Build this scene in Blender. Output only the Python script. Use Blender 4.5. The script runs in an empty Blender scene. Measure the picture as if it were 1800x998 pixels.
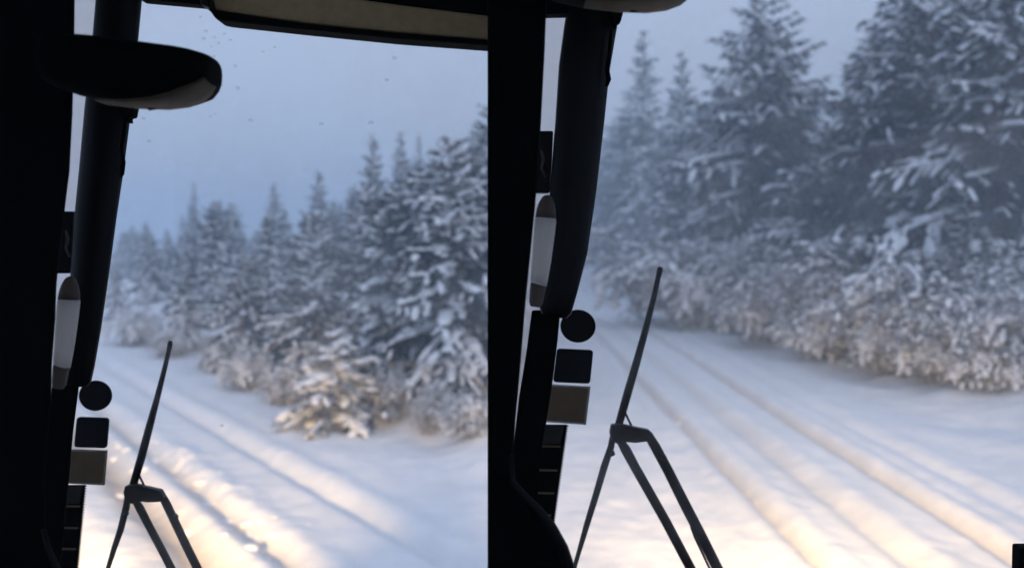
import bpy, bmesh, math, random
from mathutils import Vector, noise, Matrix
S = bpy.context.scene
COL = S.collection
R = math.radians
rnd = random.Random(7)

# ------------------------------------------------------------------ camera
EYE = 2.2            # height of the driver's eye above the road
FPX = 1500.0         # focal length in pixels of an 1800 px wide picture
HOR = 430.0          # row of the horizon
cd = bpy.data.cameras.new('camera'); cam = bpy.data.objects.new('camera', cd); COL.objects.link(cam)
cam.location = (0, 0, EYE); cam.rotation_euler = (R(90), 0, 0)
cd.sensor_width = 36; cd.lens = 36 * FPX / 1800
cd.shift_y = -(499 - HOR) / 1800
cd.clip_start = 0.05; cd.clip_end = 2000
cd.dof.use_dof = True; cd.dof.focus_distance = 1.0; cd.dof.aperture_fstop = 4.1
S.camera = cam

# ------------------------------------------------------------------ world, sun, exposure
SUN_EL, SUN_AZ = R(9), R(150)
w = bpy.data.worlds.new('World'); S.world = w; w.use_nodes = True
nt = w.node_tree; nt.nodes.clear()
out = nt.nodes.new('ShaderNodeOutputWorld'); bg = nt.nodes.new('ShaderNodeBackground')
sky = nt.nodes.new('ShaderNodeTexSky'); sky.sky_type = 'NISHITA'; sky.sun_disc = False
sky.sun_elevation = SUN_EL; sky.sun_rotation = SUN_AZ; sky.air_density = 1.5; sky.dust_density = 2.0
mul = nt.nodes.new('ShaderNodeMix'); mul.data_type = 'RGBA'; mul.inputs[0].default_value = 0.86
mul.inputs[7].default_value = (4.0, 4.65, 6.35, 1)      # the even blue-grey overcast of a snowy dusk
nt.links.new(sky.outputs[0], mul.inputs[6]); nt.links.new(mul.outputs[2], bg.inputs[0])
bg.inputs[1].default_value = 0.15
nt.links.new(bg.outputs[0], out.inputs[0])
sl = bpy.data.lights.new('sun', 'SUN'); sun = bpy.data.objects.new('sun', sl); COL.objects.link(sun)
sl.energy = 0.5; sl.angle = R(25); sl.color = (.85, .92, 1)
sdir = Vector((math.sin(SUN_AZ) * math.cos(R(35)), math.cos(SUN_AZ) * math.cos(R(35)), math.sin(R(35))))
sun.rotation_euler = sdir.to_track_quat('Z', 'Y').to_euler()
S.view_settings.view_transform = 'Standard'; S.view_settings.look = 'None'
S.view_settings.exposure = 0; S.view_settings.gamma = 1
S.cycles.use_denoising = True
S.cycles.max_bounces = 8; S.cycles.diffuse_bounces = 3; S.cycles.volume_bounces = 1
S.cycles.transparent_max_bounces = 24
S.cycles.sample_clamp_indirect = 4.0
HAZE = 0.0115

# ------------------------------------------------------------------ helpers
def W(px, py, d):
    return Vector(((px - 900) / FPX * d, d, EYE + (HOR - py) / FPX * d))

def link(name, me, mat=None, parent=None, loc=None, label=None, cat=None, group=None, kind=None):
    o = bpy.data.objects.new(name, me); COL.objects.link(o)
    if mat is not None and me is not None:
        for m in (mat if isinstance(mat, (list, tuple)) else [mat]): me.materials.append(m)
    if parent: o.parent = parent
    if loc is not None: o.location = loc
    if label: o['label'] = label
    if cat: o['category'] = cat
    if group: o['group'] = group
    if kind: o['kind'] = kind
    return o

def mesh(name, vs, fs, smooth=False):
    me = bpy.data.meshes.new(name); me.from_pydata([tuple(v) for v in vs], [], fs); me.update()
    if smooth: me.polygons.foreach_set('use_smooth', [True] * len(me.polygons))
    return me

def frombm(name, bm, smooth=False):
    bmesh.ops.recalc_face_normals(bm, faces=bm.faces[:])
    me = bpy.data.meshes.new(name); bm.to_mesh(me); bm.free()
    if smooth: me.polygons.foreach_set('use_smooth', [True] * len(me.polygons))
    return me

def prism_bm(pts, d, t, bev=0.0015, bm=None):
    """pts: outline measured at depth d; solid from d-t/2 to d+t/2 with rounded edges"""
    bm2 = bmesh.new()
    P = [W(x, y, d) for x, y in pts]
    a = [bm2.verts.new(p + Vector((0, -t/2, 0))) for p in P]
    b = [bm2.verts.new(p + Vector((0, t/2, 0))) for p in P]
    n = len(P)
    bm2.faces.new(a); bm2.faces.new(b[::-1])
    for i in range(n):
        bm2.faces.new((a[i], b[i], b[(i+1) % n], a[(i+1) % n]))
    bmesh.ops.recalc_face_normals(bm2, faces=bm2.faces[:])
    if bev:
        bmesh.ops.bevel(bm2, geom=bm2.edges[:], offset=bev, segments=2, profile=0.5, affect='EDGES', clamp_overlap=True)
    return bm2

def prism(name, pts, d, t, mat, parent, bev=0.0015, label=None):
    return link(name, frombm(name, prism_bm(pts, d, t, bev)), mat, parent, label=label)

def tube(pts, radii, n=8, flat=1.0, vs=None, fs=None, cap=True):
    vs = [] if vs is None else vs; fs = [] if fs is None else fs
    base = len(vs)
    for i, p in enumerate(pts):
        t = (pts[min(i+1, len(pts)-1)] - pts[max(i-1, 0)]).normalized()
        up = Vector((0, 1, 0)) if abs(t.y) < 0.9 else Vector((0, 0, 1))
        s = t.cross(up).normalized(); u = s.cross(t).normalized()
        for k in range(n):
            a = 2*math.pi*k/n
            vs.append(p + s*math.cos(a)*radii[i] + u*math.sin(a)*radii[i]*flat)
    for i in range(len(pts)-1):
        for k in range(n):
            a = base+i*n+k; b = base+i*n+(k+1) % n
            fs.append((a, b, b+n, a+n))
    if cap:
        fs.append(tuple(base+k for k in range(n))[::-1]); e = base+(len(pts)-1)*n
        fs.append(tuple(e+k for k in range(n)))
    return vs, fs

def ptube(name, pp, d, mat, parent, n=12, flat=1.0, label=None):
    """pp: (px, py, half width in px) along a bar at depth d"""
    pts = [W(x, y, d) for x, y, r in pp]; rad = [r/FPX*d for x, y, r in pp]
    vs, fs = tube(pts, rad, n, flat)
    return link(name, mesh(name, vs, fs, True), mat, parent, label=label)

def boxm(name, x0, x1, y0, y1, z0, z1, mat, parent, label=None):
    bm = bmesh.new(); bmesh.ops.create_cube(bm, size=1)
    for v in bm.verts:
        v.co = Vector((x0+(v.co.x+.5)*(x1-x0), y0+(v.co.y+.5)*(y1-y0), z0+(v.co.z+.5)*(z1-z0)))
    bmesh.ops.bevel(bm, geom=bm.edges[:], offset=0.004, segments=2, profile=0.5, affect='EDGES')
    return link(name, frombm(name, bm), mat, parent, label=label)

# ------------------------------------------------------------------ materials
def newmat(name):
    m = bpy.data.materials.new(name); m.use_nodes = True
    return m, m.node_tree, m.node_tree.nodes['Principled BSDF']
def N(t, kind, **kw):
    n = t.nodes.new(kind)
    for k, v in kw.items(): setattr(n, k, v)
    return n
def noise_node(t, scale, detail=4, rough=.55, coord='Object'):
    tc = N(t, 'ShaderNodeTexCoord'); n = N(t, 'ShaderNodeTexNoise')
    n.inputs['Scale'].default_value = scale; n.inputs['Detail'].default_value = detail; n.inputs['Roughness'].default_value = rough
    t.links.new(tc.outputs[coord], n.inputs['Vector']); return n
def ramp(t, src, stops):
    r = N(t, 'ShaderNodeValToRGB'); e = r.color_ramp.elements
    while len(e) < len(stops): e.new(0.5)
    for el, (p, c) in zip(e, stops): el.position = p; el.color = (*c, 1)
    t.links.new(src, r.inputs[0]); return r
def bump(t, bs, src, strength, dist):
    b = N(t, 'ShaderNodeBump'); b.inputs['Strength'].default_value = strength; b.inputs['Distance'].default_value = dist
    t.links.new(src, b.inputs['Height']); t.links.new(b.outputs[0], bs.inputs['Normal'])

def mat_plain(name, c0, c1, scale, rough=.5, bstr=.1, bdist=.001, spec=.5):
    m, t, b = newmat(name); n = noise_node(t, scale)
    r = ramp(t, n.outputs[0], [(.35, c0), (.65, c1)]); t.links.new(r.outputs[0], b.inputs['Base Color'])
    b.inputs['Roughness'].default_value = rough; b.inputs['Specular IOR Level'].default_value = spec
    bump(t, b, n.outputs[0], bstr, bdist); return m

M_black = mat_plain('black_plastic', (.0018, .0018, .002), (.003, .003, .0035), 60, .85, .2, .0005, .06)
M_pillar = mat_plain('dark_blue_trim', (.0016, .0019, .0028), (.003, .0036, .005), 40, .45, .15, .0005, .2)
M_tan = mat_plain('tan_vinyl', (.52, .35, .17), (.60, .41, .21), 120, .7, .4, .0006, .3)
M_lit_rim = mat_plain('painted_lit_rim', (.09, .062, .036), (.11, .078, .046), 90, .6, .3, .0005, .2)  # warm light on the dark mirror's lower edge, put in as colour
M_grey = mat_plain('grey_vinyl', (.16, .15, .14), (.2, .19, .18), 90, .5, .3, .0005, .4)
M_rubber = mat_plain('wiper_rubber', (.006, .008, .010), (.016, .018, .022), 80, .5, .3, .0004, .4)
M_metal = mat_plain('wiper_arm_black_paint', (.010, .009, .008), (.022, .019, .016), 70, .45, .3, .0004, .4)
M_navy = mat_plain('dark_slate_sticker', (.008, .009, .012), (.012, .013, .017), 50, .6, .1, .0002, .2)
M_dark = mat_plain('black_sticker', (.004, .0035, .004), (.007, .006, .006), 50, .6, .1, .0002, .2)
M_brown = mat_plain('brown_sticker', (.22, .15, .085), (.26, .18, .105), 50, .6, .1, .0002, .2)
M_whitep = mat_plain('white_plastic', (.75, .74, .72), (.85, .84, .82), 30, .35, .1, .0003)
t = M_whitep.node_tree; b = t.nodes['Principled BSDF']
tl = N(t, 'ShaderNodeBsdfTranslucent'); tl.inputs[0].default_value = (.92, .88, .84, 1)
mx = N(t, 'ShaderNodeMixShader'); mx.inputs[0].default_value = .7
t.links.new(b.outputs[0], mx.inputs[1]); t.links.new(tl.outputs[0], mx.inputs[2]); t.links.new(mx.outputs[0], t.nodes['Material Output'].inputs[0])
M_tape = mat_plain('pale_tape', (.5, .48, .45), (.62, .6, .56), 60, .6, .1, .0002)
M_bark = mat_plain('bark', (.045, .032, .024), (.11, .085, .07), 22, .9, .8, .01)

t = M_grey.node_tree; b = t.nodes['Principled BSDF']; tl = N(t, 'ShaderNodeBsdfTranslucent'); tl.inputs[0].default_value = (.42, .36, .32, 1)
mx = N(t, 'ShaderNodeMixShader'); mx.inputs[0].default_value = .6
t.links.new(b.outputs[0], mx.inputs[1]); t.links.new(tl.outputs[0], mx.inputs[2]); t.links.new(mx.outputs[0], t.nodes['Material Output'].inputs[0])

def mat_snow(name, ground=False):
    m, t, b = newmat(name)
    n1 = noise_node(t, 3.0 if ground else 6, 6, .6); n2 = noise_node(t, 35, 4, .6)
    r = ramp(t, n1.outputs[0], [(.3, (.80, .82, .86)), (.7, (.90, .91, .93))])
    col = r.outputs[0]
    if ground:
        at = N(t, 'ShaderNodeAttribute'); at.attribute_name = 'dirt'
        mx = N(t, 'ShaderNodeMix'); mx.data_type = 'RGBA'
        t.links.new(at.outputs['Fac'], mx.inputs[0]); t.links.new(col, mx.inputs[6]); mx.inputs[7].default_value = (.44, .37, .31, 1)
        col = mx.outputs[2]
    t.links.new(col, b.inputs['Base Color'])
    b.inputs['Roughness'].default_value = .75; b.inputs['Specular IOR Level'].default_value = .25
    b1 = N(t, 'ShaderNodeBump'); b1.inputs['Strength'].default_value = .5; b1.inputs['Distance'].default_value = .05 if ground else .03
    t.links.new(n1.outputs[0], b1.inputs['Height'])
    b2 = N(t, 'ShaderNodeBump'); b2.inputs['Strength'].default_value = .35; b2.inputs['Distance'].default_value = .012
    t.links.new(n2.outputs[0], b2.inputs['Height']); t.links.new(b1.outputs[0], b2.inputs['Normal'])
    t.links.new(b2.outputs[0], b.inputs['Normal']); return m
M_ground = mat_snow('snow_ground', True)
M_snow = mat_snow('snow_load')

def mat_needles(name, dark, frost, amt):
    m, t, b = newmat(name)
    n = noise_node(t, 2.2, 5, .65)
    ge = N(t, 'ShaderNodeNewGeometry'); sx = N(t, 'ShaderNodeSeparateXYZ'); t.links.new(ge.outputs['Normal'], sx.inputs[0])
    ab = N(t, 'ShaderNodeMath', operation='ABSOLUTE'); t.links.new(sx.outputs[2], ab.inputs[0])
    ad = N(t, 'ShaderNodeMath', operation='MULTIPLY_ADD'); t.links.new(ab.outputs[0], ad.inputs[0]); ad.inputs[1].default_value = .25
    t.links.new(n.outputs[0], ad.inputs[2])
    r = ramp(t, ad.outputs[0], [(.62 - amt, dark), (.86 - amt*.6, frost)])
    t.links.new(r.outputs[0], b.inputs['Base Color']); b.inputs['Roughness'].default_value = .8
    b.inputs['Specular IOR Level'].default_value = .15
    return m
M_needle = mat_needles('spruce_needles', (.006, .014, .022), (.08, .12, .16), .02)
M_frost = mat_needles('frosted_twigs', (.05, .04, .033), (.50, .51, .53), .14)

# glass
m, t, b = newmat('windscreen_glass'); t.nodes.remove(b)
tr = N(t, 'ShaderNodeBsdfTransparent'); tr.inputs[0].default_value = (.985, .99, .99, 1)
gl = N(t, 'ShaderNodeBsdfGlossy'); gl.inputs['Roughness'].default_value = .02
fr = N(t, 'ShaderNodeFresnel'); fr.inputs[0].default_value = 1.25
fm = N(t, 'ShaderNodeBsdfTranslucent'); nn = noise_node(t, 5, 6, .7); rr = ramp(t, nn.outputs[0], [(.4, (.0, .0, .0)), (.75, (.09, .09, .09))])
m0 = N(t, 'ShaderNodeMixShader'); t.links.new(rr.outputs[0], m0.inputs[0]); t.links.new(tr.outputs[0], m0.inputs[1]); t.links.new(fm.outputs[0], m0.inputs[2])
mx = N(t, 'ShaderNodeMixShader'); t.links.new(fr.outputs[0], mx.inputs[0]); t.links.new(m0.outputs[0], mx.inputs[1]); t.links.new(gl.outputs[0], mx.inputs[2])
t.links.new(mx.outputs[0], t.nodes['Material Output'].inputs[0]); M_glass = m
m, t, b = newmat('misted_glass'); t.nodes.remove(b)
tr = N(t, 'ShaderNodeBsdfTransparent'); tl = N(t, 'ShaderNodeBsdfTranslucent'); tl.inputs[0].default_value = (.95, .93, .92, 1)
n = noise_node(t, 8); r = ramp(t, n.outputs[0], [(.3, (.40, .40, .40)), (.7, (.55, .55, .55))])
mx = N(t, 'ShaderNodeMixShader'); t.links.new(r.outputs[0], mx.inputs[0]); t.links.new(tr.outputs[0], mx.inputs[1]); t.links.new(tl.outputs[0], mx.inputs[2])
t.links.new(mx.outputs[0], t.nodes['Material Output'].inputs[0]); M_mist = m
m, t, b = newmat('water_drop'); b.inputs['Transmission Weight'].default_value = 1; b.inputs['IOR'].default_value = 1.33; b.inputs['Roughness'].default_value = .03
n = noise_node(t, 30); bump(t, b, n.outputs[0], .1, .0003); M_drop = m
tl = N(t, 'ShaderNodeBsdfTransparent'); mx = N(t, 'ShaderNodeMixShader'); mx.inputs[0].default_value = .5
t.links.new(b.outputs[0], mx.inputs[1]); t.links.new(tl.outputs[0], mx.inputs[2]); t.links.new(mx.outputs[0], t.nodes['Material Output'].inputs[0])

# ------------------------------------------------------------------ snowy ground: one sheet
def sstep(a, b, x):
    t = max(0, min(1, (x-a)/(b-a))); return t*t*(3-2*t)
def g(x, c, s): return math.exp(-((x-c)/s)**2)
def nz(x, y, s, z=0): return noise.noise(Vector((x*s, y*s, z)))
def nz3(x, y, s, z=0): return noise.fractal(Vector((x*s, y*s, z)), 1.0, 2.0, 4)
def ground_h(x, y):
    dirt = 0
    v = .811*x + .585*y
    u = -.585*x + .811*y
    wob = .05*nz(x, y, .25, 3)
    # left fork
    c = v + wob
    hl = -.075*g(c, 3.10, .075) + .05*g(c, 3.32, .15) + .03*g(c, 3.75, .25)*(.5+nz(x, y, .6))
    hl += -.07*g(c, 2.2, .09) + .05*g(c, 2.42, .16) - .09*g(c, 1.72, .15) + .05*g(c, 1.98, .10) - .05*g(c, .9, .2) + .04*g(c, 1.25, .15)
    lump = g(c, 2.30+.25*nz(x, y, .8, 11), .28)*sstep(-.25, .3, nz(x, y, .55, 12)) * (.4 + .6*sstep(11, 8, y))
    l = nz3(x, y, 2.8, 5)
    hl += lump*.13*abs(nz3(x, y, 2.3, 5)) + lump*.03*nz3(x, y, 5, 3) + .02*l*g(c, 1.9, .5)
    hl += .5*sstep(4.3, 7.5, v) + .09*sstep(4.0, 4.9, v)*nz3(x, y, .9, 1)
    dl = .9*g(c, 1.68, .19) + .55*g(c, 2.18, .09) + .15*g(c, 3.08, .07)
    # right fork
    c = x + .05*nz(x, y, .22, 9) + .018*nz(x, y, 2.2, 19)
    hr = -.085*g(c, 3.48, .06) + .05*g(c, 3.66, .10) + .03*g(c, 3.9, .12) - .035*g(c, 4.12, .07)*g(y, 9.3, 2.5) + .03*g(c, 4.35, .15)
    hr += -.045*g(c, 2.72, .09) + .035*g(c, 2.98, .12) - .075*g(c, 2.1, .06) + .035*g(c, 2.3, .10) + .025*g(c, 1.92, .09)
    hr += -.03*g(c, 1.2, .25) + .012*nz3(x, y, 2.5, 2)*sstep(2.3, 1.6, x)
    hr += .10*sstep(4.6, 6.0, x)*nz3(x, y, .8, 4) + .45*sstep(5.2, 8.5, x) + .05*g(c, 5.0, .4)*nz(x, y, .7, 8)
    dr = .5*g(c, 3.47, .08) + .25*g(c, 2.72, .14) + .5*g(c, 2.08, .09)
    k = sstep(-.25, .35, x)
    h = hl*(1-k) + hr*k
    dirt = (dl*(1-k) + dr*k)*sstep(34, 10, y)
    fine = .014*nz3(x, y, 1.3, 6) + .007*nz3(x, y, 7, 7)
    f = sstep(60, 30, math.hypot(x, y))
    return h*sstep(3, 4.5, y)*f + fine*f + .05*nz(x, y, .05)*1.0 + (0 if f > .999 else (1-f)*.35*sstep(5, 9, abs(x))), dirt*sstep(3, 4.5, y)

ys = [-300, -120, -50, -20, -8, -2, 1, 2.5, 3.5]
y = 4.2
while y < 300: ys.append(y); y *= 1.0088 if y < 16 else (1.013 if y < 40 else 1.06)
ys.append(320)
xs = []
x = 0; st = .033
while x < 300:
    xs.append(x); x += st
    if x > 4.6: st *= 1.022 if x < 13 else 1.08
xs = [-q for q in xs[:0:-1]] + xs
vs = []; dirt = []
for yy in ys:
    for xx in xs:
        h, dd = ground_h(xx, yy); vs.append((xx, yy, h)); dirt.append(dd)
nx = len(xs)
fs = [(j*nx+i, j*nx+i+1, (j+1)*nx+i+1, (j+1)*nx+i) for j in range(len(ys)-1) for i in range(nx-1)]
me = mesh('snow_ground', vs, fs, True)
at = me.attributes.new('dirt', 'FLOAT', 'POINT'); at.data.foreach_set('value', dirt)
link('snowy_ground', me, M_ground, kind='structure', label='snow covered road and verge with wheel ruts')
print('ground', len(vs))
def gz(x, y): return ground_h(x, y)[0]

rc = random.Random(3); cv = []; cf = []
def clump(x, y, s):
    bm = bmesh.new(); bmesh.ops.create_icosphere(bm, subdivisions=2, radius=1)
    b = len(cv); o = Vector((rc.uniform(0, 50), 0, 0)); ex = rc.uniform(.8, 1.6); a = rc.uniform(0, 6.28)
    for v in bm.verts:
        k = 1 + .55*noise.noise(v.co*1.1+o) + .2*noise.noise(v.co*3+o); c = v.co*k*s
        c = Vector((c.x*ex, c.y, c.z*.42)); c = Matrix.Rotation(a, 3, 'Z') @ c
        cv.append(c + Vector((x, y, gz(x, y)-s*.05)))
    for f in bm.faces: cf.append(tuple(b+v.index for v in f.verts))
    bm.free()
for _ in range(60):
    y = rc.uniform(5.3, 9.6); v = rc.choice([rc.gauss(2.36, .16), rc.gauss(2.36, .16), rc.gauss(1.97, .12), rc.gauss(2.0, .3)])
    if nz(y*.6, v, 1.0, 20) < -.12: continue
    clump((v-.585*y)/.811, y, .015+.05*rc.random()**2)
for _ in range(24):
    y = rc.uniform(5.3, 17); c = rc.choice([2.2, 3.62, 1.98, 4.3]); clump(c+rc.gauss(0, .08), y, .008+.03*rc.random()**3)
link('loose_snow', mesh('loose_snow', cv, cf, True), M_snow, kind='stuff', label='loose broken clumps of snow thrown up beside the wheel ruts')

# ------------------------------------------------------------------ trees
class Acc:
    def __init__(s): s.v = []; s.f = []
    def tri(s, a, b, c):
        n = len(s.v); s.v += [a, b, c]; s.f.append((n, n+1, n+2))
    def quad(s, a, b, c, d):
        n = len(s.v); s.v += [a, b, c, d]; s.f.append((n, n+1, n+2, n+3))
    def lump(s, p0, p1, w, h, rg, n=6):
        """a soft pad of snow lying along p0-p1"""
        ax = (p1-p0); L = ax.length
        if L < 1e-4: return
        ax.normalize(); side = ax.cross(Vector((0, 0, 1)))
        if side.length < .1: side = Vector((1, 0, 0))
        side.normalize(); up = side.cross(ax).normalized()
        b = len(s.v); prof = [(0, .1), (.22, .8), (.55, 1.0), (.85, .7), (1, .12)]
        for (q, r) in prof:
            r *= rg.uniform(.8, 1.2); c = p0 + ax*L*q
            for k in range(n):
                a = 2*math.pi*k/n; sn = math.sin(a)
                s.v.append(c + side*math.cos(a)*w*r + up*(sn*h*r*(1 if sn > 0 else .35)))
        for i in range(len(prof)-1):
            for k in range(n):
                x0 = b+i*n+k; x1 = b+i*n+(k+1) % n
                s.f.append((x0, x1, x1+n, x0+n))
        s.f.append(tuple(b+k for k in range(n))[::-1]); e = b+(len(prof)-1)*n; s.f.append(tuple(e+k for k in range(n)))
    def build(s, name, smooth): return mesh(name, s.v, s.f, smooth)

def tuft(A, p, d, w, rg, n=4):
    """a spray of needles hanging from a twig: thin pointed blades"""
    for i in range(n):
        off = Vector((rg.uniform(-1, 1), rg.uniform(-1, 1), rg.uniform(-1.1, .25)))
        e = p + d*rg.uniform(.2, 1.0) + off*w
        s = Vector((rg.uniform(-1, 1), rg.uniform(-1, 1), rg.uniform(-.4, .4))).normalized()*w*.28
        q = p + d*rg.uniform(-.2, .5)
        A.tri(q-s, q+s, e)

def spruce(name, seed, H, Rb, snow=1.0, gap=.30, dens=1.0, ex=.75):
    rg = random.Random(seed)
    C = Acc(); SN = Acc(); T = Acc()
    lean = Vector((rg.uniform(-.03, .03), rg.uniform(-.03, .03), 0))
    tp = [Vector((lean.x*z + .03*math.sin(z*1.3+seed), lean.y*z, z)) for z in [H*i/10 for i in range(11)]]
    tube(tp, [max(.012, .028*H*.45*(1-i/10)**.9+.01) for i in range(11)], 7, 1, T.v, T.f)
    z = H*.06
    while z < H*.985:
        f = z/H
        nb = rg.randint(5, 8) if f < .85 else rg.randint(3, 5)
        a0 = rg.uniform(0, 6.28)
        for k in range(nb):
            a = a0 + 6.283*k/nb + rg.uniform(-.35, .35)
            L = Rb*(max(0.03, 1-f)**ex)*rg.uniform(.62, 1.18) + .06
            if rg.random() < .06: L *= .4
            el = R(-18 + 52*f + rg.uniform(-9, 9))
            d = Vector((math.cos(a), math.sin(a), 0)); p = Vector((lean.x*z, lean.y*z, z+rg.uniform(-.1, .1)))
            ns = max(3, int(L/.17)); pts = [p]
            for i in range(ns):
                q = (i+.5)/ns
                e = el - R(34)*q*(1-.5*f) + R(16)*max(0, q-.7)/.3
                p = p + (d*math.cos(e) + Vector((0, 0, math.sin(e))))*L/ns; pts.append(p)
            tube(pts, [max(.004, .018*L*(1-i/(ns+.5))) for i in range(ns+1)], 3, 1, T.v, T.f, False)
            side = Vector((-d.y, d.x, 0))
            load = snow*(rg.uniform(.02, .3) if rg.random() < .38 else rg.uniform(.55, 1.35))
            if load > .6*snow and L > .45:
                a1 = int(ns*rg.uniform(.25, .5)); b1 = min(ns, a1+max(1, int(ns*rg.uniform(.3, .55))))
                ww = (.11*L+.05)*rg.uniform(.7, 1.3)
                for j in range(a1, b1):
                    SN.lump(pts[j]-(pts[j+1]-pts[j])*.3+Vector((0, 0, .03)), pts[j+1]+(pts[j+1]-pts[j])*.5+Vector((0, 0, .02)), ww*(1-.4*(j-a1)/max(1, b1-a1)), .05+.04*load, rg, 7)
            for i in range(1, ns+1):
                q = i/ns; dirp = (pts[i]-pts[i-1])
                if q > .25:
                    tuft(C, pts[i], dirp, .10+.05*L, rg, int(5*dens))
                    if rg.random() < .8*load: SN.lump(pts[i-1]+Vector((0, 0, .01)), pts[i]+dirp*.3+Vector((0, 0, .01)), rg.uniform(.045, .10)*(.7+.4*load), rg.uniform(.03, .07)*load, rg, 5)
                for sg in (-1, 1):
                    if rg.random() < .12: continue
                    tl = L*(.42*(1-abs(q-.45)*1.1))*rg.uniform(.55, 1.2)
                    if tl < .06: continue
                    td = (dirp.normalized()*rg.uniform(.5, .9) + side*sg*rg.uniform(.6, 1) + Vector((0, 0, rg.uniform(-.5, -.12)))).normalized()*tl
                    b0 = pts[i]; nseg = 2 if tl > .22 else 1
                    for j in range(nseg):
                        s0 = b0 + td*(j/nseg) + Vector((0, 0, -.10*tl*(j/nseg)**2*4)); s1 = b0 + td*((j+1)/nseg) + Vector((0, 0, -.10*tl*((j+1)/nseg)**2*4))
                        tuft(C, s0, s1-s0, .055+.10*tl, rg, int(5*dens))
                        if rg.random() < .47*load:
                            SN.lump(s0+Vector((0, 0, .015)), s1+(s1-s0)*.15+Vector((0, 0, .012)), rg.uniform(.03, .08)*(.6+.5*load)*(1+tl*.4), rg.uniform(.02, .05)*(.5+.6*load), rg, 5)
        z += gap*(1-.45*f)*rg.uniform(.75, 1.25)*(.6+.05*H)
    # leader
    tuft(C, Vector((lean.x*H, lean.y*H, H*.97)), Vector((0, 0, H*.05)), .05, rg, 10)
    print(name, len(C.f), len(SN.f), len(T.f))
    return dict(H=H, trunk=T.build('trunk', True), crown=C.build('crown', False), snow=SN.build('snow_load', True))

def bush(name, seed, H, Rb, nst, snow=1.0):
    rg = random.Random(seed)
    T = Acc(); SN = Acc(); C = Acc()
    def stem(p, d, L, r, lev, droop):
        n = max(4, int(L/.13)); pts = [p]; dd = d.normalized()
        for i in range(n):
            dd = (dd + Vector((rg.uniform(-.12, .12), rg.uniform(-.12, .12), -droop*(i+1)/n/ max(3, n)*3.2))).normalized()
            p = p + dd*L/n; p.z = max(p.z, .04); pts.append(p)
        tube(pts, [r*(1-.8*i/n) for i in range(n+1)], 3, 1, T.v, T.f, False)
        for i in range(n):
            seg = pts[i+1]-pts[i]
            if rg.random() < (.34 if lev else .5)*min(1, snow+.1) and (i > 0):
                ww = rg.uniform(.014, .032)*(1.25 if lev else 1.3)*(.7+.5*snow)
                SN.lump(pts[i]+Vector((0, 0, .008)), pts[i+1]+seg*.2+Vector((0, 0, .008)), ww, ww*rg.uniform(.7, 1.2), rg, 5)
            tuft(C, pts[i+1], seg, .055, rg, 3 if lev else 2)
        if lev < 2:
            m = int(n*(1.6 if lev == 0 else 1.1))
            for _ in range(m):
                i = rg.randint(1, n); q = pts[i]
                dirp = (pts[i]-pts[i-1]).normalized()
                nd = (dirp*.7 + Vector((rg.uniform(-1, 1), rg.uniform(-1, 1), rg.uniform(-.5, .6)))*.8).normalized()
                stem(q.copy(), nd, L*rg.uniform(.22, .42), r*.45, lev+1, droop*1.1)
    for k in range(nst):
        a = rg.uniform(0, 6.283); tilt = rg.uniform(.08, 1.0)
        d = Vector((math.cos(a)*tilt*Rb/H, math.sin(a)*tilt*Rb/H, 1))
        p = Vector((math.cos(a), math.sin(a), 0))*rg.uniform(0, .25)*Rb
        stem(p, d, H*rg.uniform(.7, 1.25), .016, 0, rg.uniform(.25, .9))
    cl = [(rg.uniform(0, 6.283), rg.uniform(.05, 1.1)) for _ in range(int(21*snow))]     # drooping snow-laden boughs
    for a, th in cl:
        if rg.random() < .6:
            q = rg.uniform(.75, .95); p = Vector((math.cos(a)*math.sin(th)*Rb*q, math.sin(a)*math.sin(th)*Rb*q, H*math.cos(th*.92)*q*.93))
            dd = Vector((math.cos(a)*math.cos(th), math.sin(a)*math.cos(th), -math.sin(th)*.8)).normalized()*rg.uniform(.15, .35)
            if p.z > .15: SN.lump(p-dd*.5, p+dd*.5, rg.uniform(.10, .23), rg.uniform(.07, .13), rg, 8)
        for _ in range(rg.randint(6, 11)):
            a1 = a + rg.uniform(-.4, .4); t1 = th + rg.uniform(-.25, .35); q = rg.uniform(.72, 1.0)
            p = Vector((math.cos(a1)*math.sin(t1)*Rb*q, math.sin(a1)*math.sin(t1)*Rb*q, H*math.cos(t1*.92)*q*.93))
            if p.z < .06: continue
            L = rg.uniform(.08, .24)
            dd = (Vector((math.cos(a1), math.sin(a1), 0))*(.45+.6*math.cos(t1)) + Vector((rg.uniform(-.7, .7), rg.uniform(-.7, .7), -.75*math.sin(t1)+rg.uniform(-.3, .3)))).normalized()*L
            mid = p + dd*.5 + Vector((0, 0, .03)); w0 = rg.uniform(.035, .10)
            SN.lump(p, mid+dd*.08, w0, w0*.8, rg, 6); SN.lump(mid-dd*.05, p+dd+Vector((0, 0, -.05)), w0*.8, w0*.65, rg, 6)
            tuft(C, p-Vector((0, 0, .05)), dd*.6, .06, rg, 3)
    print(name, len(C.f), len(SN.f), len(T.f))
    return dict(H=H, trunk=T.build('branches', True), crown=C.build('twigs', False), snow=SN.build('snow_load', True))

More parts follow.
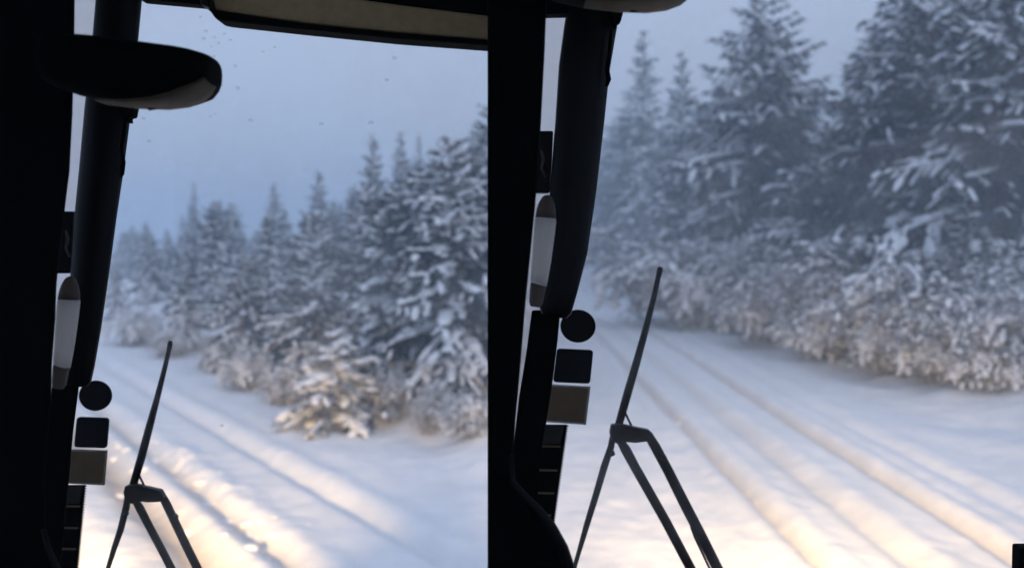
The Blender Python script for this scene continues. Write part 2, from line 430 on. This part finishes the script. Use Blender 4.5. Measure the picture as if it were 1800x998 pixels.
SP = [spruce('spruce', 11, 8.0, 2.5, 1.0, .33, 1.4, .58), spruce('spruce', 12, 7.0, 1.5, .9, .34), spruce('spruce', 13, 4.2, 1.6, 1.1, .30, 1.4, .6),
      spruce('spruce', 14, 3.6, 1.0, .95, .28, 1.2), spruce('spruce', 16, 9.0, 1.7, .55, .40)]
YS = spruce('young_spruce', 15, 1.5, .75, 1.25, .17, 1.2)
BU = [bush('bush', 21, 1.7, 1.2, 15, 1.0), bush('bush', 22, 1.4, 1.3, 14, 1.2), bush('bush', 23, 2.0, 1.1, 13, .75)]
for P in SP + [YS] + BU:
    P['trunk'].materials.append(M_bark); P['crown'].materials.append(M_frost if P in BU else M_needle); P['snow'].materials.append(M_snow)
YS['crown'].materials.clear(); YS['crown'].materials.append(M_frost)
SP[3]['crown'].name = 'crown'

def place(P, x, y, h, rz, label, name='spruce_tree', cat='tree', group='snow-laden spruces of the roadside forest', wide=1.0, rxy=(0, 0)):
    s = h/P['H']
    e = link(name, None, loc=(x, y, gz(x, y)-.05*s), label=label, cat=cat, group=group)
    e.rotation_euler = (rxy[0], rxy[1], rz); e.scale = (s*wide, s*wide, s); e.empty_display_size = .3
    isb = P in BU
    for nm, k in (('branches' if isb else 'trunk', 'trunk'), ('twigs' if isb else 'crown', 'crown'), ('snow_load', 'snow')):
        o = bpy.data.objects.new(nm, P[k]); COL.objects.link(o); o.parent = e
        if k != 'trunk': o['kind'] = 'stuff'
    return e

def interp(tab, x):
    if x <= tab[0][0]: return tab[0][1]
    for (a, b), (c, d) in zip(tab, tab[1:]):
        if x <= c: return b + (d-b)*(x-a)/(c-a)
    return tab[-1][1]
def at_px(px, y): return (px-900)/FPX*y
def topz(yt, y): return EYE + (HOR-yt)/FPX*y

used = []
def hero(P, px, y, yt, label, wide=1.0, rz=None, **kw):
    x = at_px(px, y); z0 = gz(x, y); used.append((x, y))
    return place(P, x, y, topz(yt, y)-z0, rnd.uniform(0, 6.28) if rz is None else rz, label, wide=wide, **kw)

# --- left fork, named individuals
hero(YS, 588, 10.4, 585, 'small frosted young spruce with drooping white twigs at the left road edge', wide=1.4, name='young_spruce', group='young spruces and bushes at the left road edge')
hero(SP[2], 800, 12.3, 245, 'dense dark spruce with heavy snow pads, nearest the black centre pillar in the left pane', 1.15)
hero(SP[0], 868, 14.5, 175, 'tallest snow-laden spruce against the left side of the black centre pillar', 1.0)
hero(SP[3], 700, 12.6, 330, 'broad snow-laden spruce behind the small frosted young spruce', 1.3)
hero(SP[1], 655, 18.0, 238, 'slim pointed spruce standing highest left of the dark near spruces', .8)
hero(SP[1], 705, 20.5, 232, 'left one of two thin spire tops between the pointed spruce and the dark spruces', .65)
hero(SP[4], 738, 21.0, 234, 'right one of two thin spire tops between the pointed spruce and the dark spruces', .6)
hero(SP[1], 560, 23, 300, 'lone pointed spruce rising above the low wood in the middle of the left pane', .9)
hero(SP[1], 482, 33, 322, 'pale hazy spruce left of the lone pointed spruce', .9)
hero(SP[4], 340, 38, 318, 'faint thin spruce top, leftmost to rise out of the haze', .7)
hero(SP[3], 205, 24, 470, 'dark stubby spruce beside the left windscreen pillar', 1.1)
hero(SP[3], 330, 17.5, 470, 'frosted spruce behind the tip of the left wiper', 1.3)
hero(SP[2], 430, 15.5, 450, 'snow-draped spruce between the left wiper tip and the young spruce', 1.2)
hero(SP[2], 545, 13.4, 430, 'bushy snow-draped spruce directly behind the small young spruce', 1.15)
for px, y, yt, P, lab in ((750, 9.9, 690, BU[2], 'frosted bush right of the small young spruce, at the snowbank'),
                         (825, 9.4, 690, BU[0], 'snow-loaded bush nearest the black centre pillar on the left snowbank'),
                         (690, 10.4, 665, BU[2], 'grey frosted bush touching the right side of the young spruce'),
                         (505, 12.0, 640, BU[0], 'frosted bush touching the left side of the young spruce'),
                         (440, 13.2, 615, BU[1], 'low snowy bush in the gap left of the young spruce'),
                         (375, 14.8, 600, BU[2], 'low snowy bush just right of the left wiper tip'),
                         (300, 16.8, 575, BU[0], 'low bush behind the left wiper tip'),
                         (235, 18.8, 540, BU[1], 'low bush just right of the left windscreen pillar')):
    hero(P, px, y, yt, lab, name='frosted_bush', cat='bush', group='young spruces and bushes at the left road edge')

LM_L = [(205, 24, 'the dark stubby spruce'), (330, 17.5, 'the left wiper tip'), (430, 15.5, 'the snow-draped spruce'), (482, 33, 'the pale hazy spruce'), (560, 23, 'the lone pointed spruce'),
        (600, 13, 'the small young spruce'), (655, 18, 'the slim pointed spruce'), (722, 20, 'the two thin spires'), (800, 12, 'the dense dark spruce'), (868, 14, 'the tallest left-pane spruce')]
LM_R = [(1060, 60, 'the right windscreen pillar'), (1130, 44, 'the leftmost hazy slim spruce'), (1195, 38, 'the second hazy slim spruce'), (1240, 27, 'the round white bush'), (1345, 24, 'the tall broad spruce'),
        (1455, 21, 'the gap of sky'), (1530, 16, 'the gap-side tall spruce'), (1640, 16.5, 'the largest dark spruce'), (1700, 14, 'the tall thin frosted bush'), (1775, 14.6, 'the nearest right-edge spruce')]
def describe(lms, px, y, h, P):
    lm = min(lms, key=lambda l: abs(l[0]-px))
    dd = y-lm[1]
    dep = 'far behind' if dd > 14 else ('behind' if dd > 3 else ('beside' if dd > -4 else 'in front of'))
    side = 'left' if px < lm[0] else 'right'
    size = 'low' if h < 3 else ('short' if h < 4.5 else ('mid-sized' if h < 7 else 'tall'))
    shape = 'bushy' if P in (SP[0], SP[2]) else 'slender'
    return '%s %s snowy spruce %s and %s of %s' % (size, shape, {'far behind': 'far back', 'behind': 'just back', 'beside': 'level', 'in front of': 'forward'}[dep], side, lm[2])

# --- left fork, the wood behind
PROF_L = [(120, 430), (200, 405), (300, 372), (340, 350), (420, 350), (480, 365), (560, 350), (600, 345), (650, 290), (770, 262), (857, 215), (960, 215)]
cnt = 0
for t_ in range(5000):
    if cnt >= 135: break
    y = 11 + 50*rnd.random()**1.5
    px = rnd.uniform(110, 880); x = at_px(px, y); v = .811*x+.585*y
    if v < 6.0 or (v > 12 and rnd.random() < .3) or y < interp([(110, 21), (400, 19), (560, 15), (700, 11), (900, 11)], px): continue
    sp = .5 + .024*y
    if any((x-a)**2+(y-b)**2 < sp*sp for a, b in used): continue
    yt = interp(PROF_L, px) + rnd.uniform(0, 1)*(170 if y < 25 else 110)
    h = topz(yt, y) - gz(x, y)
    if h < 1.6: continue
    P = rnd.choice([SP[2], SP[3], SP[3], SP[1]] if h < 4.8 else [SP[0], SP[1], SP[1], SP[4]])
    wd = rnd.uniform(.7, 1.0) if y > 15 else rnd.uniform(.85, 1.2)
    if x + 1.0 > 0.03*y: continue
    used.append((x, y)); cnt += 1
    place(P, x, y, h, rnd.uniform(0, 6.28), describe(LM_L, px, y, h, P), group='spruces packed in the wood behind the left pane', wide=wd, rxy=(rnd.uniform(-.07, .07), rnd.uniform(-.07, .07)))
print('left wood', cnt)

# --- right fork, named individuals
hero(SP[0], 1345, 24, -15, 'tall broad dark spruce with snow shelves, standing alone against the sky in the right pane', 1.15, rz=1.0)
hero(SP[0], 1640, 16.5, -70, 'largest dark spruce, right of the gap of sky', 1.2, rz=2.2)
hero(SP[0], 1715, 18.5, -90, 'tall spruce between the largest dark one and the one at the right edge', 1.15, rz=3.1)
hero(SP[0], 1590, 21, -20, 'tall spruce bordering the gap of sky, behind the largest dark one', 1.1, rz=5.1)
hero(SP[0], 1775, 14.6, -120, 'nearest tall spruce at the right edge of the picture', 1.1, rz=4.0)
hero(SP[1], 1130, 44, 55, 'hazy slim spruce, leftmost tall one in the right pane', .8)
hero(SP[1], 1195, 38, 92, 'hazy slim spruce second from the left in the right pane', .8)
hero(SP[4], 1078, 70, 210, 'faint distant spruce next to the right windscreen pillar', .9)
hero(SP[2], 1240, 30, 215, 'mid-sized spruce between the hazy slim ones and the tall broad one', 1.2)
hero(SP[1], 1545, 20, 40, 'spruce with its top in the gap just left of the largest dark spruce', .8)
hero(SP[2], 1455, 21, 215, 'snow-shelved spruce under the gap of sky', 1.25)
hero(SP[3], 1395, 21.5, 300, 'short spruce with thick snow below the tall broad one', 1.3)
hero(SP[2], 1560, 17, 250, 'snow-shelved spruce at the foot of the largest dark spruce', 1.2)
hero(SP[3], 1700, 13.6, 330, 'frosted spruce between the two nearest tall spruces', 1.2)
hero(SP[3], 1790, 12.3, 420, 'short dark spruce at the right edge behind the bushes', 1.2)
hero(SP[3], 1280, 27, 330, 'frosted spruce right behind the round white bush', 1.2)
hero(SP[3], 1180, 36, 330, 'low frosted spruce behind the tip of the right wiper', 1.3)
GB = 'frosted bushes along the right verge'
for px, y, yt, P, wd, lab in ((1232, 24.0, 405, BU[1], 1.25, 'round white frosted bush right of the right wiper tip'),
        (1290, 22.0, 425, BU[0], 1.0, 'frosted bush with brown heart, right next to the round white bush'),
        (1340, 20.5, 450, BU[2], .9, 'second frosted bush right of the round white bush'),
        (1365, 18.8, 500, BU[1], 1.0, 'low bush sunk in snow at the front of the verge'),
        (1410, 18.6, 478, BU[0], 1.0, 'brownish frosted bush below the tall broad spruce'),
        (1470, 17.2, 455, BU[2], 1.1, 'brownish frosted bush below the gap of sky'),
        (1450, 16.0, 545, BU[1], 1.0, 'low snow-buried bush in front of the brownish bushes'),
        (1530, 15.8, 490, BU[1], 1.1, 'snow-loaded bush left of the mounded grey bush'),
        (1605, 14.6, 440, BU[0], 1.15, 'mounded grey bush under the largest dark spruce'),
        (1570, 14.0, 560, BU[1], .9, 'low warm-lit bush at the foot of the mounded grey bush'),
        (1670, 13.4, 500, BU[2], 1.1, 'tall thin frosted bush right of the mounded grey bush'),
        (1650, 12.9, 580, BU[1], 1.0, 'low bush with white pads in front of the tall thin bush'),
        (1735, 12.4, 560, BU[0], 1.15, 'frosted bush near the right edge of the picture'),
        (1800, 11.9, 490, BU[2], 1.1, 'frosted bush cut by the right edge of the picture'),
        (1740, 11.7, 610, BU[1], .9, 'low snowy bush near the right edge, lowest in the picture'),
        (1212, 30.5, 440, BU[2], .8, 'small pale bush left of the round white bush'),
        (1176, 38, 440, BU[0], .7, 'small hazy bush left of the right wiper tip'),
        (1142, 47, 437, BU[1], .8, 'small hazy bush farther up the right verge'),
        (1112, 60, 436, BU[0], .8, 'tiny hazy bush near the right windscreen pillar')):
    hero(P, px, y, yt, lab, wd*1.12, name='frosted_bush', cat='bush', group=GB)
# --- right fork, the wood behind
PROF_R = [(980, 300), (1040, 230), (1070, 215), (1110, 150), (1165, 170), (1210, 150), (1250, 160), (1300, 110), (1400, 140), (1430, 180), (1500, 180), (1530, 120), (1570, 20), (1620, -40), (1700, -80), (1840, -100)]
cnt = 0
for t_ in range(6000):
    if cnt >= 120: break
    y = 12.5 + 75*rnd.random()**1.4
    px = rnd.uniform(1005, 1850); x = at_px(px, y)
    if x < 6.6 + (.3 if y < 20 else 0) + (.9 if y > 32 else 0) or x > 32: continue
    sp = .6 + .03*y
    if any((x-a)**2+(y-b)**2 < sp*sp for a, b in used): continue
    yt = interp(PROF_R, px) + rnd.uniform(0, 1)**1.2*(260 if y < 30 else 130) + (60 if 1500 > px > 1420 else 0)*0
    h = topz(yt, y) - gz(x, y)
    if h < 1.8: continue
    P = rnd.choice([SP[2], SP[3]] if h < 5 else [SP[0], SP[1], SP[0], SP[4]])
    used.append((x, y)); cnt += 1
    place(P, x, y, h, rnd.uniform(0, 6.28), describe(LM_R, px, y, h, P), group='spruces packed in the wood behind the right pane', wide=rnd.uniform(.85, 1.25), rxy=(rnd.uniform(-.07, .07), rnd.uniform(-.07, .07)))
print('right wood', cnt)

# ------------------------------------------------------------------ the bus cab
bus = link('bus_cab', None, loc=(0, 0, 0), label='dark cab of a bus seen from inside, with two windscreen panes', cat='bus')
BK = M_black
# unseen shell round the viewer; roof, back and sides sized for cab light
boxm('roof', -2.3, 2.3, -3.2, 1.42, 2.82, 2.87, BK, bus)
boxm('back_panel', -2.3, 2.3, -3.25, -3.2, .5, 1.6, BK, bus)
boxm('floor', -2.24, 2.24, -3.2, 1.30, .82, .88, BK, bus)
boxm('side_panel', 2.24, 2.3, -3.2, 1.42, .5, 1.6, BK, bus)
boxm('side_panel', -2.3, -2.24, -3.2, 1.42, .5, 1.6, BK, bus)
boxm('front_panel', -2.3, 2.3, 1.42, 1.50, .35, 1.50, BK, bus)
# left black mass and centre divider
prism('window_post', [(-260, -260), (134, -120), (131, 0), (130, 100), (127, 200), (122, 300), (113, 372), (106, 430), (99, 500), (97, 560), (91, 640), (90, 700), (82, 780), (78, 840), (78, 930), (84, 965), (104, 1010), (118, 1100), (-260, 1100)], .80, .006, BK, bus, .003, 'black side post filling the left edge')
prism('window_post', [(857, -200), (964, -200), (961, 0), (957, 100), (951, 215), (946, 300), (940, 370), (932, 450), (924, 530), (915, 640), (906, 740), (903, 800), (905, 845), (925, 868), (950, 893), (974, 924), (994, 960), (1008, 1000), (1014, 1100), (857, 1100)], .80, .006, BK, bus, .003, 'black centre post between the two panes')
ptube('post_trim', [(899, 800, 3), (901, 845, 5), (922, 872, 7), (947, 898, 9), (970, 928, 10), (989, 962, 10), (1002, 1000, 10), (1008, 1080, 10)], .79, M_pillar, bus, 10, .6)
ptube('post_trim', [(76, 930, 4), (86, 968, 6), (104, 1010, 7), (116, 1090, 7)], .79, M_pillar, bus, 10, .6)
# header above left pane
prism('header', [(240, -120), (1000, -120), (1000, 28), (857, 32), (720, 16), (600, 2), (520, -8), (372, 14), (250, 3)], .93, .02, BK, bus)
prism('header', [(990, -120), (1900, -120), (1900, -20), (990, -20)], .93, .02, BK, bus)

def sun_visor():
    bm = prism_bm([(362, -8), (590, -3), (720, 15), (862, 32), (862, 74), (700, 61), (540, 45), (376, 22), (362, 8)], .88, .022, .004)
    o = link('sun_visor', frombm('sun_visor', bm, False), M_tan, bus, label='tan roller visor above the left pane')
    prism('visor_rail', [(372, 18), (385, 24), (540, 47), (700, 63), (862, 76), (862, 86), (700, 74), (540, 58), (400, 43), (387, 40)], .868, .03, BK, o, .003)
    prism('end_cap', [(356, -10), (372, -10), (378, 22), (362, 16)], .865, .03, M_pillar, o, .002)
sun_visor()

def mirror(dx, dy, vis_label):
    """rounded rear-view mirror housing: cross sections from the mount to the tip"""
    e_vs = []; e_fs = []
    secs = [(112, 72, 158), (130, 67, 165), (180, 70, 176), (240, 77, 183), (290, 84, 185), (325, 89, 181), (350, 94, 172), (365, 98, 160), (373, 101, 148), (377, 106, 134)]
    D = .74; n = 18
    for x, a, b in secs:
        c = W(x+dx, (a+b)/2+dy, D); hh = (b-a)/2/FPX*D
        dep = .045*min(1, hh/.02)
        for k in range(n):
            th = 2*math.pi*k/n; cs, sn = math.cos(th), math.sin(th)
            e_vs.append(c + Vector((0, dep*math.copysign(abs(cs)**.7, cs), hh*math.copysign(abs(sn)**.7, sn))))
    for i in range(len(secs)-1):
        for k in range(n):
            a = i*n+k; b = i*n+(k+1) % n; e_fs.append((a, b, b+n, a+n))
    e_fs.append(tuple(range(n))[::-1]); e = (len(secs)-1)*n; e_fs.append(tuple(e+k for k in range(n)))
    o = link('mirror_housing', mesh('mirror_housing', e_vs, e_fs, True), BK, bus, label=vis_label)
    # brown strip under the housing: warm bounce light painted into its colour
    vs2 = []; fs2 = []; m_ = 8
    for x, a, b in secs[2:-1]:
        c = W(x+dx, (a+b)/2+dy, D-.004); hh = (b-a)/2/FPX*D*1.03; dep = .047*min(1, hh/.02)
        q = min(1, max(0, (x-190)/150))
        for k in range(m_):
            th = R(-84 - (16 + 34*q)*k/(m_-1)); cs, sn = math.cos(th), math.sin(th)
            vs2.append(c + Vector((0, dep*math.copysign(abs(cs)**.7, cs), hh*math.copysign(abs(sn)**.7, sn))))
    ns = len(secs[2:-1])
    for i in range(ns-1):
        for k in range(m_-1):
            a = i*m_+k; fs2.append((a, a+1, a+1+m_, a+m_))
    sh = link('lit_rim_strip', mesh('lit_rim_strip', vs2, fs2, True), M_lit_rim, o)
    md = sh.modifiers.new('thick', 'SOLIDIFY'); md.thickness = .002
    ptube('clamp_screw', [(258+dx, 183+dy, 6), (264+dx, 187+dy, 8), (275+dx, 187+dy, 6)], D, BK, o, 8)
mirror(0, 0, 'black mirror housing with painted warm-lit underside across the left pillar')
mirror(848, -172, 'mirror housing with painted warm-lit underside cut by the top of the right pane')

def pillar(pp, lab, clip, cord, stub):
    o = ptube('windscreen_pillar', pp, .95, M_pillar, bus, 20, .55, lab)
    prism('clip', clip, .93, .012, BK, o, .002)
    ptube('cord', cord, .93, BK, o, 8)
    prism('pillar_foot', stub, .97, .005, BK, o, .002)
pillar([(218, -120, 41), (209, 0, 39.5), (200, 100, 39), (190, 190, 40), (178, 300, 38), (168, 380, 36), (158, 480, 33), (148, 570, 30), (138, 640, 28), (134, 668, 26), (133, 677, 20)],
       'thick dark slanting pillar left of the left pane',
       [(200, 180), (243, 184), (238, 208), (230, 208), (232, 217), (222, 216), (214, 200)],
       [(220, 210, 3), (217, 240, 3.5), (213, 262, 3), (217, 285, 4), (214, 306, 4.5), (212, 312, 2)],
       [(95, 660), (140, 660), (137, 690), (128, 760), (120, 850), (112, 930), (104, 1010), (100, 1100), (40, 1100), (60, 900), (80, 760)])
pillar([(1052, -120, 47), (1046, 0, 47), (1036, 60, 46), (1027, 120, 45), (1019, 215, 43), (1008, 330, 41), (995, 440, 38), (984, 510, 31), (976, 545, 29), (974, 556, 22)],
       'thick dark slanting pillar left of the right pane',
       [(1060, 8), (1098, 12), (1090, 42), (1082, 44), (1084, 52), (1072, 50), (1066, 30)],
       [(1074, 54, 3), (1071, 95, 3.5), (1067, 122, 4), (1070, 140, 4.5), (1066, 152, 3)],
       [(935, 545), (985, 545), (980, 600), (970, 680), (960, 745), (950, 800), (946, 860), (940, 930), (936, 1000), (900, 1000), (895, 850), (903, 780), (912, 700), (925, 620)])
# grey fitting seen between post and pillar
for sx, sy in ((0, 0), (836, -140)):
    prism('pillar_bracket', [(112+sx, 372+sy), (136+sx, 372+sy), (134+sx, 420+sy), (130+sx, 480+sy), (100+sx, 480+sy), (104+sx, 430+sy)], .965, .02, M_pillar, bus, .002)
    ptube('pillar_hook', [(116+sx, 405+sy, 2), (119+sx, 420+sy, 3), (116+sx, 436+sy, 2.5), (122+sx, 452+sy, 2)], .95, M_grey, bus, 8)

def cover(dx, dy, side):
    D = .86
    e = link('plastic_holder', None, loc=W(105+dx, 680+dy, D), cat='holder',
             label='white tapered holder with grey rounded cap beside the %s windscreen pillar' % side, group='white holders beside the windscreen pillars')
    def part(nm, pp, mat):
        pts = [W(x+dx, y+dy, D)-e.location for x, y, r in pp]; vs, fs = tube(pts, [r/FPX*D for x, y, r in pp], 16, .8)
        link(nm, mesh(nm, vs, fs, True), mat, e)
    part('body', [(121, 524, 17.5), (121, 530, 19), (118, 560, 18.5), (114, 600, 17), (110, 632, 15.5), (109, 645, 14)], M_whitep)
    part('cap', [(122, 486, 4), (123, 490, 9), (123, 500, 14), (122, 512, 17), (121, 526, 18.5)], M_grey)
    part('base', [(109, 643, 14.5), (107, 650, 13.5), (104, 675, 12), (103, 682, 9)], M_grey)
cover(0, 0, 'left'); cover(838, -143, 'right')

# glass
def glass(name, pts, d, mat, lab):
    return prism(name, pts, d, .005, mat, bus, 0, lab)
gL = glass('windscreen', [(125, -200), (872, -200), (872, 1180), (60, 1180)], 1.18, M_glass, 'left windscreen pane with water drops')
gR = glass('windscreen', [(975, -200), (1950, -200), (1950, 1180), (930, 1180)], 1.18, M_glass, 'right windscreen pane')
glass('side_window', [(110, -200), (222, -200), (205, 0), (192, 180), (165, 380), (138, 640), (125, 700), (60, 1100), (20, 1100), (60, 700), (85, 400)], 1.08, M_mist, 'misted glass left of the left pillar')
glass('side_window', [(945, -150), (1045, -150), (1030, 60), (1010, 230), (985, 400), (955, 620), (940, 760), (925, 850), (890, 850), (890, 700), (915, 400)], 1.08, M_mist, 'misted glass left of the right pillar')
DR = [(418, 155, 4.5), (388, 150, 3.5), (262, 248, 3.5), (565, 218, 4), (693, 102, 4.5), (680, 141, 4), (440, 212, 4.5), (414, 116, 3.5), (376, 99, 3), (252, 208, 3.5), (463, 91, 2.5), (483, 83, 2.5), (652, 216, 4.5),
      (362, 55, 4), (377, 66, 3), (394, 60, 3), (358, 68, 4), (384, 76, 3), (405, 70, 3), (372, 82, 2.5), (352, 30, 3), (390, 747, 3.5), (370, 205, 2.5), (378, 200, 2)]
for i, (x, y, r) in enumerate(DR):
    bm = bmesh.new(); bmesh.ops.create_uvsphere(bm, u_segments=12, v_segments=8, radius=1)
    c = W(x, y, 1.174); s = r/FPX*1.18*.8
    for v in bm.verts: v.co = Vector((v.co.x*s*1.2, v.co.y*s*.22, v.co.z*s*(.75 + (.15 if v.co.z < 0 else 0)))) + c
    link('water_drop', frombm('water_drop', bm, True), M_drop, gL)

# stickers on the glass
def rrect(pts, r=5):
    o = []
    n = len(pts)
    for i in range(n):
        p = Vector(pts[i]); a = (Vector(pts[i-1])-p).normalized(); b = (Vector(pts[(i+1) % n])-p).normalized()
        for k in range(4):
            q = k/3; o.append(tuple(p + a*r*(1-q)**2 + b*r*q**2))
    return o
def stickers(circ, sq, br, pane):
    D = 1.172
    cx, cy, r = circ
    def top(nm, pts, mat, lab, group):
        return link(nm, frombm(nm, prism_bm(pts, D, .004, .0006)), mat, label=lab, cat='sticker', group=group)
    top('round_sticker', [(cx+r*math.cos(2*math.pi*k/40), cy+r*.93*math.sin(2*math.pi*k/40)) for k in range(40)], M_dark, 'round black sticker, topmost of the three by the pillar in the %s pane' % pane, 'round black window stickers')
    o = top('square_sticker', rrect(sq, 6), M_navy, 'dark slate square sticker under the round one in the %s pane' % pane, 'dark square window stickers')
    e = link('brown_sticker', frombm('brown_sticker', prism_bm(br, D+.002, .003, .0006)), M_tape, label='brown square sticker with pale border, lowest of the three in the %s pane' % pane, cat='sticker', group='brown square window stickers')
    c = sum((Vector(p) for p in br), Vector((0, 0)))/4
    inn = [tuple(c + (Vector(p)-c)*.90) for p in br]
    link('brown_print', frombm('brown_print', prism_bm(rrect(inn, 3), D-.003, .004, .0006)), M_brown, e)
stickers((168, 695, 28.5), [(136, 732), (192, 734), (188, 787), (131, 785)], [(121, 789), (189, 791), (184, 852), (114, 849)], 'left')
stickers((1016, 573, 31), [(979, 612), (1043, 615), (1037, 674), (972, 671)], [(965, 675), (1038, 679), (1030, 746), (957, 741)], 'right')

def strip(xr, ys, wl, pane):
    """ladder of dark blocks with a toothed edge down the inside of the pane"""
    D = 1.165
    def X(y): return xr[0] + (xr[1]-xr[0])*(y-ys[0])/(ys[-1]-ys[0])
    pts = []; y = ys[0]
    while y < ys[-1]:
        pts.append((X(y)-2.5, y)); pts.append((X(y)+1.5, y+2.2)); y += 4.6
    pts.append((X(ys[-1]), ys[-1])); pts += [(X(ys[-1])-wl, ys[-1]), (X(ys[0])-wl, ys[0])]
    bm = prism_bm(pts, D, .003, 0)
    e = link('toothed_strip', frombm('toothed_strip', bm), M_black, label='dark ladder-like strip with a toothed right edge under the brown sticker, %s pane' % pane, cat='strip', group='toothed strips at the edge of the panes')
    for i, y in enumerate(ys[1:-1]):
        link('pale_bar', frombm('pale_bar', prism_bm([(X(y)-40, y-2.0), (X(y)-7, y-1.2), (X(y)-7, y+1.8), (X(y)-40, y+1.2)], D-.004, .003, .0004)), M_brown, e)
    link('brown_block', frombm('brown_block', prism_bm([(X(ys[0])-38, ys[0]+2), (X(ys[0])-6, ys[0]+2), (X(ys[1])-8, ys[1]-4), (X(ys[1])-40, ys[1]-4)], D-.004, .003, .0006)), mat_plain('dark_brown_block', (.02, .016, .012), (.028, .022, .017), 40), e)
strip((151, 131), [852, 889, 927, 964, 1004, 1060], 60, 'left')
strip((998, 973), [746, 784, 826, 866, 905, 925], 60, 'right')

# wipers, outside the glass
def wiper(pts, lab):
    D = 1.26
    def q(name, pp, mat, par, n=8, flat=.6, dd=0):
        P = [W(x, y, D+dd) for x, y, r in pp]; vs, fs = tube(P, [r/FPX*D for x, y, r in pp], n, flat)
        return link(name, mesh(name, vs, fs, True), mat, par)
    e = link('windscreen_wiper', None, parent=bus, label=lab)
    q('blade', pts['blade'], M_rubber, e); q('lower_blade', pts['lower'], M_rubber, e)
    q('blade_tip', pts['tip'], M_rubber, e)
    link('bracket', frombm('bracket', prism_bm(pts['bracket'], D-.006, .012, .002)), M_metal, e)
    for a in pts['arms']: q('arm', a, M_metal, e, 8, .5, .004)
    q('brace', pts['brace'], M_metal, e, 6, 1)
    for a in pts['bolts']: q('bolt', a, M_metal, e, 8, 1, -.006)
    if 'hose' in pts: q('washer_hose', pts['hose'], M_rubber, e, 6, 1, -.004)
wiper(dict(blade=[(299, 606, 4), (290, 645, 4.5), (276, 700, 5.5), (262, 752, 7), (248, 805, 7.5), (234, 852, 7)], tip=[(300, 599, 3.5), (299, 604, 4.8), (297, 614, 4.5), (295, 622, 3)],
    lower=[(226, 858, 5), (222, 890, 6.5), (212, 930, 6), (200, 965, 5), (188, 1004, 4), (170, 1060, 4)],
    bracket=[(222, 852), (240, 850), (262, 855), (284, 860), (290, 870), (284, 880), (262, 881), (244, 879), (234, 884), (222, 878), (219, 864)],
    arms=[[(234, 872, 6), (246, 893, 8), (262, 924, 7.5), (284, 965, 7.5), (304, 1004, 7.5), (335, 1070, 8)], [(282, 866, 7), (292, 884, 8), (308, 918, 8), (328, 960, 8), (350, 1004, 8), (380, 1070, 8)]],
    brace=[(242, 828, 1.8), (248, 842, 2), (255, 856, 2)], bolts=[[(308, 903, 3), (309, 908, 5), (311, 912, 3)], [(221, 897, 3), (222, 902, 5), (220, 906, 3)]]),
    'wiper folded upright across the left pane')
wiper(dict(blade=[(1159, 478, 4.5), (1150, 520, 5), (1134, 582, 6), (1118, 640, 7), (1102, 695, 7.5), (1086, 752, 7)], tip=[(1161, 469, 3.5), (1160, 474, 5.5), (1158, 484, 5), (1156, 492, 3)],
    lower=[(1080, 750, 5), (1074, 785, 6), (1062, 820, 6.5), (1048, 868, 6), (1032, 920, 5.5), (1016, 975, 4), (1000, 1030, 4)],
    bracket=[(1074, 745), (1092, 744), (1118, 750), (1140, 754), (1148, 764), (1142, 774), (1116, 777), (1096, 775), (1088, 780), (1076, 774), (1071, 760)],
    arms=[[(1086, 768, 6), (1100, 790, 9), (1116, 820, 8.5), (1140, 862, 8.5), (1170, 915, 8.5), (1215, 1000, 8.5), (1245, 1060, 9)], [(1138, 762, 8), (1152, 785, 9), (1174, 826, 9), (1205, 888, 9.5), (1232, 940, 9.5), (1262, 1000, 9.5), (1292, 1060, 10)]],
    brace=[(1098, 722, 1.8), (1104, 736, 2), (1110, 748, 2)], bolts=[[(1164, 800, 3), (1167, 804, 5.5), (1171, 806, 3)], [(1077, 792, 3), (1077, 797, 5), (1074, 800, 3)]],
    hose=[(1214, 925, 1.5), (1222, 945, 2), (1234, 970, 2), (1250, 1004, 2)]),
    'wiper folded upright across the right pane')
prism('dash_corner', [(1786, 958), (1860, 958), (1860, 1080), (1784, 1080)], 1.0, .02, BK, bus, .003, 'black block in the lower right corner')

# headlights of the bus: their warm light falls on the snow just ahead
def headlight(x, aim, power, cone):
    vs, fs = tube([Vector((x, 1.44, 1.40)), Vector((x, 1.53, 1.38))], [.13, .14], 20)
    o = link('headlight', mesh('headlight', vs, fs), M_pillar, bus)
    l = bpy.data.lights.new('headlight_beam', 'SPOT'); lo = bpy.data.objects.new('headlight_beam', l); COL.objects.link(lo); lo.parent = o
    l.energy = power; l.color = (1, .64, .27); l.spot_size = cone; l.spot_blend = 1.0; l.shadow_soft_size = .12
    p = Vector((x, 1.62, 1.40)); lo.location = p; lo.scale = (1.2, .62, 1)      # a low beam: wide and flat
    lo.rotation_euler = (Vector(aim)-p).to_track_quat('-Z', 'Y').to_euler()
headlight(-2.05, (-3.5, 6.7, .0), 3500, R(54))
headlight(.75, (2.5, 8.0, .0), 3500, R(53))

# ------------------------------------------------------------------ the cold haze
m = bpy.data.materials.new('haze_air'); m.use_nodes = True; t = m.node_tree
t.nodes.remove(t.nodes['Principled BSDF'])
pv = t.nodes.new('ShaderNodeVolumePrincipled'); pv.inputs['Color'].default_value = (.72, .86, 1, 1); pv.inputs['Density'].default_value = HAZE; pv.inputs['Anisotropy'].default_value = .2
t.links.new(pv.outputs[0], t.nodes['Material Output'].inputs['Volume'])
bm = bmesh.new(); bmesh.ops.create_cube(bm, size=1)
for v in bm.verts: v.co = Vector((v.co.x*660, v.co.y*660, -1.5 + (v.co.z+.5)*19))
me = frombm('haze', bm); o = link('haze', me, m, kind='stuff', label='cold bluish winter haze')
print('objects', len(bpy.data.objects))
